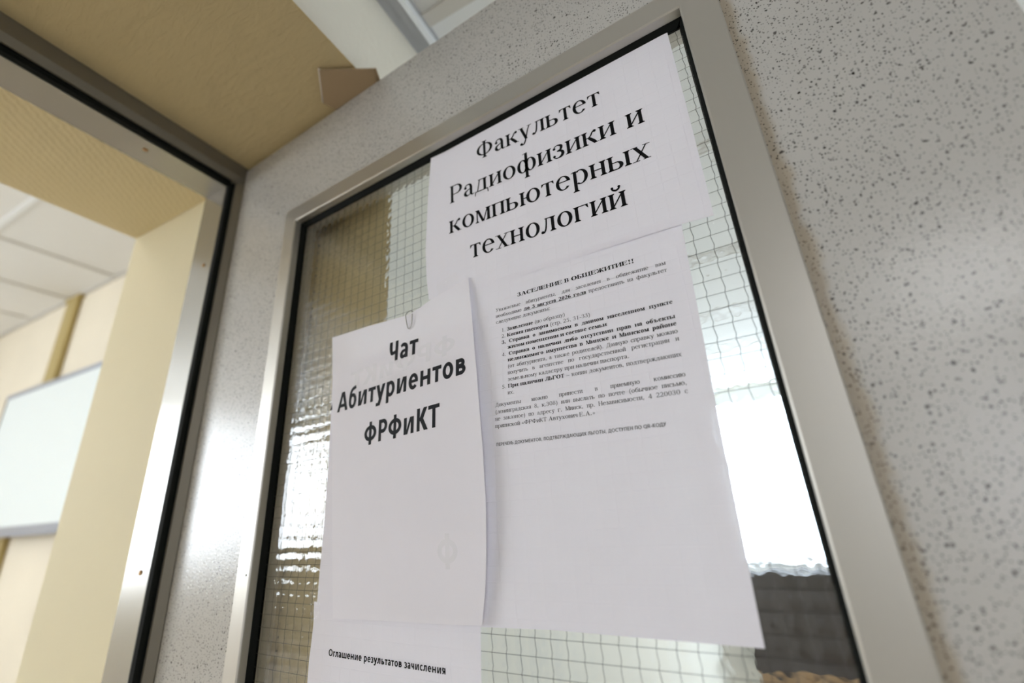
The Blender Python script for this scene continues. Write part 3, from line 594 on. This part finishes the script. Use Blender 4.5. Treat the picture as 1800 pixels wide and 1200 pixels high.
def s_e(s): X = s.X; s.rg(260, X, 220, 0, 318); s.bar(90, 478, X*.5-s.h*.35, s.h*.8); return 515
def s_t(s, H): w = 390 if H == s.X else 490; s.bar(20, 20+w, H-s.h); s.post(20+w/2-s.W/2, 0, H); return w+40
def s_u(s, H): b = -190 if H == s.X else 0; s.dg(185, -20 if b else H*.28, 15, H, s.W*1.12); s.dg(95 if b else 70, b, 335 if b else 370, H, s.W*1.1); s.bar(30 if b else 20, 150, b, s.h*.9); return 480 if b else 520
def s_r(s): s.post(70, -190, s.X); s.rg(275, s.X, 215, -150, 150); return 535
def s_f(s, H): c = 365; s.post(c-s.W/2, -25, H+25); s.ring(c, H/2, 315, H*.37, 0, 360, s.W, s.h); return 730
def s_o(s, H): r = 225 if H == s.X else 305; s.rg(r+40, H, r); return 2*r+80
def s_l(s, H): g = 330 if H == s.X else 390; s.post(g, 0, H); s.bar(120, g, H-s.h); s.cv([(120+s.W/2, H, s.W), (115+s.W/2, H*.5, s.W), (85+s.W*.4, H*.18, s.W*.95), (20, s.h*.5, s.h)]); return g+s.W+70
def s_sh(s, H, tail=0):
    g = 150 if H == s.X else 185; x = s.post(70, 0, H); x = s.post(x+g, 0, H); x = s.post(x+g, 0, H); s.bar(70, x+70*tail, 0)
    if tail: s.bar(x, x+80, -150, 250)
    return x+70+30*tail
def s_z(s): X, h, W = s.X, s.h, s.W; s.cv([(45, X*.87, h), (150, X*.92, h), (265, X*.86, W*.85), (290, X*.72, W), (240, X*.57, h), (150, X*.535, h*.9)]); s.cv([(150, X*.535, h*.9), (270, X*.47, h), (310, X*.29, W), (265, X*.13, W*.9), (160, X*.09, h), (35, X*.14, h)]); return 410
def s_soft(s, H): k = 1 if H == s.X else 1.1; s.post(70, 0, H); s.bowl(70+s.W*.6, 0, H*.58, 310*k); return 70+s.W*.6+310*k+40
def s_ch(s, H): r = 290 if H == s.X else 340; s.post(r, 0, H); s.cv([(60+s.W/2, H, s.W), (60+s.W/2, H*.68, s.W), (110+s.W*.4, H*.46, s.W*.9), (210, H*.40, s.h), (r+20, H*.44, s.h)]); return r+s.W+70
def s_s(s, H): r = 215 if H == s.X else 295; s.rg(r+45, H, r, 48, 312); return r*1.75+60
def s_ja(s): X = s.X; r = 310; s.post(r, 0, X); s.bar(190, r, X-s.h); s.bar(190, r, X*.36); s.ring(200, X*.68+s.h*.2, 165, X*.32+s.h*.2, 90, 270, s.W, s.h); s.dg(30, 0, 200, X*.4, s.W*1.1); return r+s.W+70
def S_A(s): C, W = s.C, s.W; s.dg(12, 0, 228, C, W*1.02); s.dg(480, 0, 262, C, W*1.02); s.q((228, C), (262+W, C), (262+W, C-60), (228, C-60)); s.bar(130, 470, C*.2); return 480+W+15
def S_R(s): C = s.C; s.post(70, 0, C); s.bowl(70+s.W*.6, C*.36, C, 350); return 70+s.W*.6+370
def S_K(s): C, W = s.C, s.W; s.post(70, 0, C); s.dg(150, C*.42, 365, C, W*1.25); s.dg(395, 0, 175, C*.56, W*1.25); return 560
def S_E(s):
    s.post(70, 0, s.C)
    for y in (0, s.C*.5-s.h/2, s.C-s.h): s.bar(70, 440-(30 if 0 < y < s.C*.6 else 0), y)
    return 490
def S_D(s): C = s.C; s.post(420, 0, C); s.bar(180, 420, C-s.h); s.dg(100, 0, 180, C, s.W*1.02); s.bar(20, 620, 0); s.bar(20, 20+s.W, -140, 200); s.bar(620-s.W, 620, -140, 200); return 650
def S_M(s): C, W = s.C, s.W; s.post(70, 0, C); s.post(620, 0, C); s.dg(345, C*.12, 100, C, W*1.05); s.dg(365, C*.12, 610, C, W*1.05); return 620+W+70
def S_Zh(s):
    C, W = s.C, s.W; c = 430; s.post(c-W/2, 0, C)
    for d in (-1, 1): s.q(*[(c+d*x, y) for x, y in ((60, C*.5), (60+W*1.1, C*.5), (300+W*.6, C), (300-W*.5, C))]); s.q(*[(c+d*x, y) for x, y in ((60, C*.55), (60+W*1.1, C*.6), (330+W*.6, 0), (330-W*.6, 0))])
    return 860
def S_Ju(s): s.post(70, 0, s.C); s.bar(70, 300, s.C/2-s.h/2); s.rg(560, s.C, 285); return 890
def S_X(s): s.dg(20, 0, 400, s.C, s.W*1.2); s.dg(410, 0, 30, s.C, s.W*1.2); return 570
def S_Y(s): a = s_soft(s, s.C); return s.post(a+20, 0, s.C)+70
def S_Q(s): a = s_o(s, s.C); s.dg(560, -60, 370, 170, s.W); return a
def s_comma(s): s.bar(60, 60+s.W, 0, s.W); s.q((60+s.W*.4, 0), (60+s.W, 0), (60+s.W*.5, -130), (60+s.W*.1, -130)); return 240
def s_hyph(s): s.bar(40, 270, s.X*.42); return 310
lo = lambda f, *a: (lambda s: f(s, s.X, *a))
up = lambda f, *a: (lambda s: f(s, s.C, *a))
plain_glyphs = dict(zip('атбуиренвоглшзьчся', (s_a, lo(s_t), s_b, lo(s_u), lo(s_i, 190), s_r, s_e, lo(s_n, 185), lo(s_v), lo(s_o), lo(s_g), lo(s_l), lo(s_sh), s_z, lo(s_soft), lo(s_ch), lo(s_s), s_ja)))
plain_glyphs.update(zip('ЧАФРКТОПЕНЬДУМВЖЮЩИХЛГЫСQR,-', (up(s_ch), S_A, up(s_f), S_R, S_K, up(s_t), up(s_o), up(s_p, 250), S_E, up(s_n, 250), up(s_soft), S_D, up(s_u), S_M, up(s_v), S_Zh, S_Ju, up(s_sh, 1), up(s_i, 270), S_X, up(s_l), up(s_g), S_Y, up(s_s), S_Q, lambda s: (S_R(s), s.dg(400, 0, 230, s.C*.4, s.W*1.2), 560)[2], s_comma, s_hyph)))
SANSB = Plain(136, 112, 478, 644, .95)
ARIAL = Plain(98, 86, 519, 716, .98)
def set_line(mb, depth, runs, x0, z0, x1, z1, em, fit=True, justify=False, mirror=False, off=.00022, under=None, rot=False):
    """runs [(font, text)] set from (x0, z0) to (x1, z1) on a sheet whose surface is y = depth(x, z)"""
    G = [(F, ch) for F, s in runs for ch in s]; wd = [F.run(ch)[1] for F, ch in G]
    Lm = math.hypot(x1-x0, z1-z0)/em*1000; nsp = sum(ch == ' ' for _, ch in G); nat = sum(w for w, (_, ch) in zip(wd, G) if ch != ' ')
    k, sp = 1.0, 250
    if justify:
        sp = (Lm-nat)/nsp
        if sp < 215: k = Lm/(nat+215*nsp); sp = 215*k
    elif fit: k = Lm/(nat+sum(w for w, (_, ch) in zip(wd, G) if ch == ' ')); sp = None
    dx, dz = (x1-x0)/math.hypot(x1-x0, z1-z0), (z1-z0)/math.hypot(x1-x0, z1-z0); s = em/1000; a = 0; marks = {}
    for i, ((F, ch), w) in enumerate(zip(G, wd)):
        for p in F.run(ch)[0]:
            vs = []
            for px, py in p:
                X = (a+px*k)*s
                if mirror: X = math.hypot(x1-x0, z1-z0)-X
                x = x0+dx*X-(dz*py*s if rot else 0); z = z0+dz*X+py*s; vs.append((x, depth(x, z)-off, z))
            mb.add(vs, [tuple(range(len(vs)))])
        if under is not None and F is under: marks.setdefault('a', a*s); marks['b'] = (a+w*k)*s
        a += sp if (ch == ' ' and sp is not None) else w*k
    if 'a' in marks:
        A, Bq = marks['a'], marks['b']; n = 8
        for j in range(n):
            xs = [A+(Bq-A)*(j+t) / n for t in (0, 1)]
            mb.add([(x0+dx*X, depth(x0+dx*X, z0+dz*X+dzz)-off, z0+dz*X+dzz) for X, dzz in ((xs[0], -.00062), (xs[1], -.00062), (xs[1], -.00035), (xs[0], -.00035))], [(0, 1, 2, 3)])

def smooth_edge(P, n):
    """n+1 points along a polyline by length"""
    d = [0]
    for p, q in zip(P, P[1:]): d.append(d[-1]+math.hypot(q[0]-p[0], q[1]-p[1]))
    out = []
    for i in range(n+1):
        t = d[-1]*i/n; k = max(j for j in range(len(d)-1) if d[j] <= t+1e-9); f = (t-d[k])/max(1e-9, d[k+1]-d[k])
        out.append((P[k][0]+(P[k+1][0]-P[k][0])*f, P[k][1]+(P[k+1][1]-P[k][1])*f))
    return out
def sheet(name, top, bottom, left, right, depth, material, label, nx=40, nz=56):
    """paper between four edge lines (top and bottom run left to right, left and right run downwards)"""
    Tp, Bt, Lf, Rt = smooth_edge(top, nx), smooth_edge(bottom, nx), smooth_edge(left, nz), smooth_edge(right, nz)
    c00, c10, c01, c11 = Tp[0], Tp[-1], Bt[0], Bt[-1]; b = MB(); vs = []
    for j in range(nz+1):
        t = j/nz
        for i in range(nx+1):
            s = i/nx; p = []
            for k in (0, 1):
                p.append((1-t)*Tp[i][k]+t*Bt[i][k]+(1-s)*Lf[j][k]+s*Rt[j][k]-((1-s)*(1-t)*c00[k]+s*(1-t)*c10[k]+(1-s)*t*c01[k]+s*t*c11[k]))
            vs.append((p[0], depth(p[0], p[1]), p[1]))
    w = nx+1
    b.add(vs, [(j*w+i, j*w+i+1, (j+1)*w+i+1, (j+1)*w+i) for j in range(nz) for i in range(nx)])
    r = tag(empty(name, (c00[0], depth(*c00), c01[1])), label, 'notice')
    o = b.build('paper_sheet', material, r, smooth=True)
    return r, o
clampf = lambda v: max(0.0, min(1.0, v))
H0 = CAM_H
def ab(P): return [(x/1000, H0+z/1000) for x, z in P]
def Ytop(x, z): return .3522-.0016*clampf((x+.25)/.25)**2*clampf((.24-z+H0)/.03)-.0008*clampf((-x-.28)/.03)
def Yright(x, z): return .3527-.0012*math.sin(math.pi*clampf((z-H0+.09)/.31))*clampf((-x-.03)/.2)
def Yflat(x, z): return .3528
def Ydup(x, z): return .3525
def Ychat(x, z):
    u = clampf((x+.452)/.215); t = clampf((.235-z+H0)/.325)
    return .3512-.0085*u**1.4*(.12+.16*t+.80*math.sin(math.pi*t)**.8)-.0018*math.sin(math.pi*t)*math.sin(math.pi*u)-.0012*t
CAPU = 644
def write(parent, depth, lines, ink, name='lettering', label=None, **kw):
    """lines: (runs, x0, z0, x1, z1 in mm, em in mm, options)"""
    b = MB()
    for runs, x0, z0, x1, z1, em, op in lines: set_line(b, depth, runs, x0/1000, H0+z0/1000, x1/1000, H0+z1/1000, em/1000, **op, **kw)
    o = b.build(name, M[ink], parent)
    if label: o['label'] = label
    return o

# large heading sheet
sh, pa = sheet('notice_sheet', ab([(-301.03, 431.59), (-220.23, 431.44), (-96.86, 431.75), (-48.35, 427.83), (-4.29, 424.97)]),
    ab([(-303.56, 226.08), (-250.47, 220.5), (-208.93, 217.27), (-132.48, 216.6), (-57.44, 214.79), (-31.24, 213.9), (-4.88, 211.89)]),
    ab([(-301.03, 431.59), (-306.13, 364.74), (-309.06, 292.54), (-307.04, 253.93), (-303.56, 226.08)]),
    ab([(-4.29, 424.97), (-4.21, 313.78), (-4.88, 211.89)]), Ytop, M['paper'], 'top landscape sheet with four large lines of serif heading on the wired glass')
for ln in (([(TIMES, 'Факультет')], -233.7, 386.3, -77.8, 379.6, 36.8, {}), ([(TIMES, 'Радиофизики и')], -272.7, 343.0, -40.6, 333.4, 36.8, {}),
    ([(TIMES, 'компьютерных')], -274.4, 301.8, -41.3, 292.2, 36.8, {}), ([(TIMES, 'технологий')], -246.0, 258.8, -69.5, 251.9, 36.8, {})): write(sh, Ytop, [ln], 'ink')

# accommodation notice
sh, pa = sheet('notice_sheet', ab([(-248.0, 222), (-29.97, 220.34)]), ab([(-251.0, -89.29), (-181.74, -87.4), (-126.24, -87.88), (-78.56, -88.28), (-37.15, -88.64)]),
    ab([(-248.0, 222), (-251.0, -89.29)]), ab([(-29.97, 220.34), (-32.46, 124.36), (-34.96, 37.97), (-36.03, -33.36), (-37.15, -88.64)]), Yright, M['paper'],
    'sheet densely printed with small serif text and a numbered list, below the large heading')
B_, R_ = BOOKB, BOOK; J = dict(justify=True); N = dict(fit=True); E1, SL = 5.15, -.0228
UND = Serif(142, 52, 490, 680, 44, 46, 1.22)
body = [(196.1, [(B_, 'ЗАСЕЛЕНИЕ В ОБЩЕЖИТИЕ!!')], -190.8, -73.6, 5.9, N),
    (186.6, [(R_, 'Уважаемые абитуриенты, для заселения в общежитие вам')], -216.5, -48.6, E1, J),
    (180.1, [(R_, 'необходимо '), (UND, 'до 3 августа 2026 года'), (R_, ' предоставить на факультет')], -216.8, -48.7, E1, J),
    (173.6, [(R_, 'следующие документы:')], -217.0, -156.8, E1, N),
    (163.5, [(R_, '1. '), (B_, 'Заявление'), (R_, ' (по образцу)')], -211.0, -142.6, E1, N),
    (157.2, [(R_, '2. '), (B_, 'Копия паспорта'), (R_, ' (стр. 25, 31-33)')], -211.2, -119.0, E1, N),
    (150.9, [(B_, '3. Справка о занимаемом в данном населенном пункте')], -211.4, -49.2, E1, J),
    (144.6, [(B_, 'жилом помещении и составе семьи')], -205.2, -105.5, E1, N),
    (138.2, [(R_, '4. '), (B_, 'Справка о наличии либо отсутствии прав на объекты')], -211.9, -49.6, E1, J),
    (131.9, [(B_, 'недвижимого имущества в Минске и Минском районе')], -205.8, -49.6, E1, J),
    (125.5, [(R_, '(от абитуриента, а также родителей). Данную справку можно')], -206.2, -49.9, E1, J),
    (119.2, [(R_, 'получить в агентстве по государственной регистрации и')], -206.6, -50.1, E1, J),
    (112.8, [(R_, 'земельному кадастру при наличии паспорта.')], -206.9, -90.6, E1, N),
    (106.5, [(R_, '5. '), (B_, 'При наличии ЛЬГОТ'), (R_, ' – копии документов, подтверждающих')], -213.6, -50.5, E1, J),
    (100.1, [(R_, 'их.')], -207.8, -200.6, E1, N),
    (90.6, [(R_, 'Документы можно принести в приемную комиссию')], -221.9, -50.7, E1, J),
    (84.1, [(R_, '(ленинградская 8, к.308) или выслать по почте (обычное письмо,')], -222.3, -50.9, E1, J),
    (77.6, [(R_, 'не заказное) по адресу г. Минск, пр. Независимости, 4 220030 с')], -222.7, -51.2, E1, J),
    (71.0, [(R_, 'припиской «ФРФиКТ Автухович Е.А.»')], -223.1, -125.7, E1, N)]
b = MB()
for z, runs, x0, x1, em, op in body: set_line(b, Yright, runs, x0/1000, H0+z/1000, x1/1000, H0+(z+SL*(x1-x0))/1000, em/1000, rot=True, under=UND, **op)
set_line(b, Yright, [(ARIAL, 'ПЕРЕЧЕНЬ ДОКУМЕНТОВ, ПОДТВЕРЖДАЮЩИХ ЛЬГОТЫ, ДОСТУПЕН ПО QR-КОДУ')], -.2230, H0+.0546, -.0711, H0+.0518, .0028/716*1000, rot=True)
b.build('lettering', M['ink'], sh)

# spare copy of the chat flyer, its left margin peeping out
sh, pa = sheet('notice_sheet', ab([(-459.94, 176.41), (-247, 182)]), ab([(-454.35, -87.31), (-250, -84)]),
    ab([(-459.94, 176.41), (-454.47, 71.58), (-452.89, -2.23), (-454.38, -47.42), (-454.35, -87.31)]), ab([(-247, 182), (-250, -84)]), Ydup, M['paper'],
    'white sheet almost hidden behind the bold black flyer, only its left margin showing')
write(sh, Ydup, [([(SANSB, 'Абитуриентов')], -458.6, 125.0, -263.5, 134.5, 21/CAPU*1000, {})], 'ink_grey')

# results sheet below
sh, pa = sheet('notice_sheet', ab([(-459.69, -78.19), (-246.5, -74)]), ab([(-458, -368), (-249, -366)]),
    ab([(-459.69, -78.19), (-457.77, -97.8), (-458.78, -115.5), (-460.13, -130.37), (-459.86, -149.53), (-458, -368)]),
    ab([(-246.5, -74), (-247.42, -90.54), (-248.49, -127.76), (-249, -366)]), Yflat, M['paper'], 'lowest sheet with one small bold line, hanging out from under the flyer')
write(sh, Yflat, [([(SANSB, 'Оглашение результатов зачисления')], -431.3, -124.2, -283.8, -125.6, 5.9/CAPU*1000, {})], 'ink')

# chat flyer
sh, pa = sheet('notice_sheet', ab([(-464.57, 220.66), (-395.51, 218.78), (-332.44, 215.02), (-314.45, 219.05), (-300.37, 224.07), (-272.15, 230.02), (-247.5, 236.57)]),
    ab([(-425.06, -91.48), (-325.08, -88.92), (-276.07, -88.25), (-242.25, -86.63)]),
    ab([(-464.57, 220.66), (-452.72, 124.62), (-442.48, 45.11), (-433.64, -25.23), (-425.06, -91.48)]),
    ab([(-247.5, 236.57), (-241.59, 183.91), (-235.96, 122.01), (-231.77, 56.88), (-230.84, 8.27), (-232.76, -27.81), (-236.6, -62.09), (-242.25, -86.63)]),
    Ychat, M['paper_thick'], 'curling flyer with three large bold black sans lines, under the paper clip')
for ln in (([(SANSB, 'Чат')], -360.4, 163.0, -313.9, 163.8, 23.6/CAPU*1000, {}), ([(SANSB, 'Абитуриентов')], -443.5, 119.5, -248.3, 127.4, 23.2/CAPU*1000, {}),
    ([(SANSB, 'ФРФиКТ')], -393.1, 75.0, -281.7, 80.2, 23.2/CAPU*1000, {})): write(sh, Ychat, [ln], 'ink_grey')
write(sh, Ychat, [([(SANSB, 'ФРФиКТ')], -423.8, 143.0, -261.2, 153.5, 21/CAPU*1000, dict(mirror=True, off=.00015))], 'ghost', 'show_through', 'faint mirrored print showing through')
write(sh, Ychat, [([(SANSB, 'Ф')], -288.5, -44.6, -262.0, -44.6, 27/CAPU*1000, dict(mirror=True, off=.00015))], 'ghost', 'show_through', 'single faint letter showing through')

# paper clip over the top edge of the flyer
def clip_pts(pts, n=8):
    P = [pts[0]]+pts+[pts[-1]]; out = []
    for i in range(1, len(P)-2):
        for j in range(n):
            t = j/n; out.append([.5*(2*P[i][k]+(P[i+1][k]-P[i-1][k])*t+(2*P[i-1][k]-5*P[i][k]+4*P[i+1][k]-P[i+2][k])*t*t+(3*P[i][k]-P[i-1][k]-3*P[i+1][k]+P[i+2][k])*t**3) for k in range(3)])
    return out+[pts[-1]]
cx, cz = -.3290, H0+.1985; yf = Ychat(cx, cz)-.0011; yb = yf+.0032
b = MB(); b.tube(clip_pts([(cx+.0046, yf, cz+.0150), (cx+.0044, yf-.0003, cz+.0040), (cx+.0026, yf-.0004, cz-.0010), (cx+.0002, yf-.0004, cz-.0022), (cx-.0020, yf-.0003, cz+.0010),
    (cx-.0052, yf-.0001, cz+.0145), (cx-.0040, yf+.0006, cz+.0185), (cx-.0005, yf+.0018, cz+.0205), (cx+.0022, yb, cz+.0185), (cx+.0016, yb, cz+.0020), (cx-.0010, yb, cz-.0005), (cx-.0032, yb, cz+.0020), (cx-.0040, yb, cz+.0110)]), .00050, 8)
tag(b.build('paper_clip', M['steel'], smooth=True), 'small steel paper clip on the top edge of the bold flyer', 'paper clip')

# clear tape holding the sheets
def tape(c, w, h, ang, label, depth, crumple=.0006, seed=1):
    rn = random.Random(seed); b = MB(); n, m_ = 10, 6; ca, sa = math.cos(ang), math.sin(ang); vs = []
    for j in range(m_+1):
        for i in range(n+1):
            s, t = (i/n-.5)*w, (j/m_-.5)*h; x, z = c[0]+s*ca-t*sa, c[1]+s*sa+t*ca
            vs.append((x, depth(x, z)-.0004-rn.random()*crumple, z))
    b.add(vs, [(j*(n+1)+i, j*(n+1)+i+1, (j+1)*(n+1)+i+1, (j+1)*(n+1)+i) for j in range(m_) for i in range(n)])
    o = b.build('adhesive_tape', M['tape'], smooth=True)
    return tag(o, label, 'tape', 'bits of clear tape holding the notices')
mn = lambda *fs: (lambda x, z: min(f(x, z) for f in fs))
GF = lambda x, z: .3531
tape((-.2755, H0+.2365), .030, .016, .25, 'clear tape joining the flyer to the bottom of the large heading sheet', mn(Ytop, Ychat), .0007, 3)
tape((-.0040, H0+.2170), .026, .012, 1.1, 'clear tape at the lower right corner of the heading sheet', mn(Ytop, GF), .0009, 5)
tape((-.4560, H0-.0790), .016, .036, .2, 'clear tape with a bright glint on the left margin below the flyer', mn(Ydup, Yflat), .0016, 7)
tape((-.2800, H0+.4270), .030, .014, .1, 'crumpled clear tape at the top edge of the heading sheet', mn(Ytop, lambda x, z: .3527), .0008, 9)
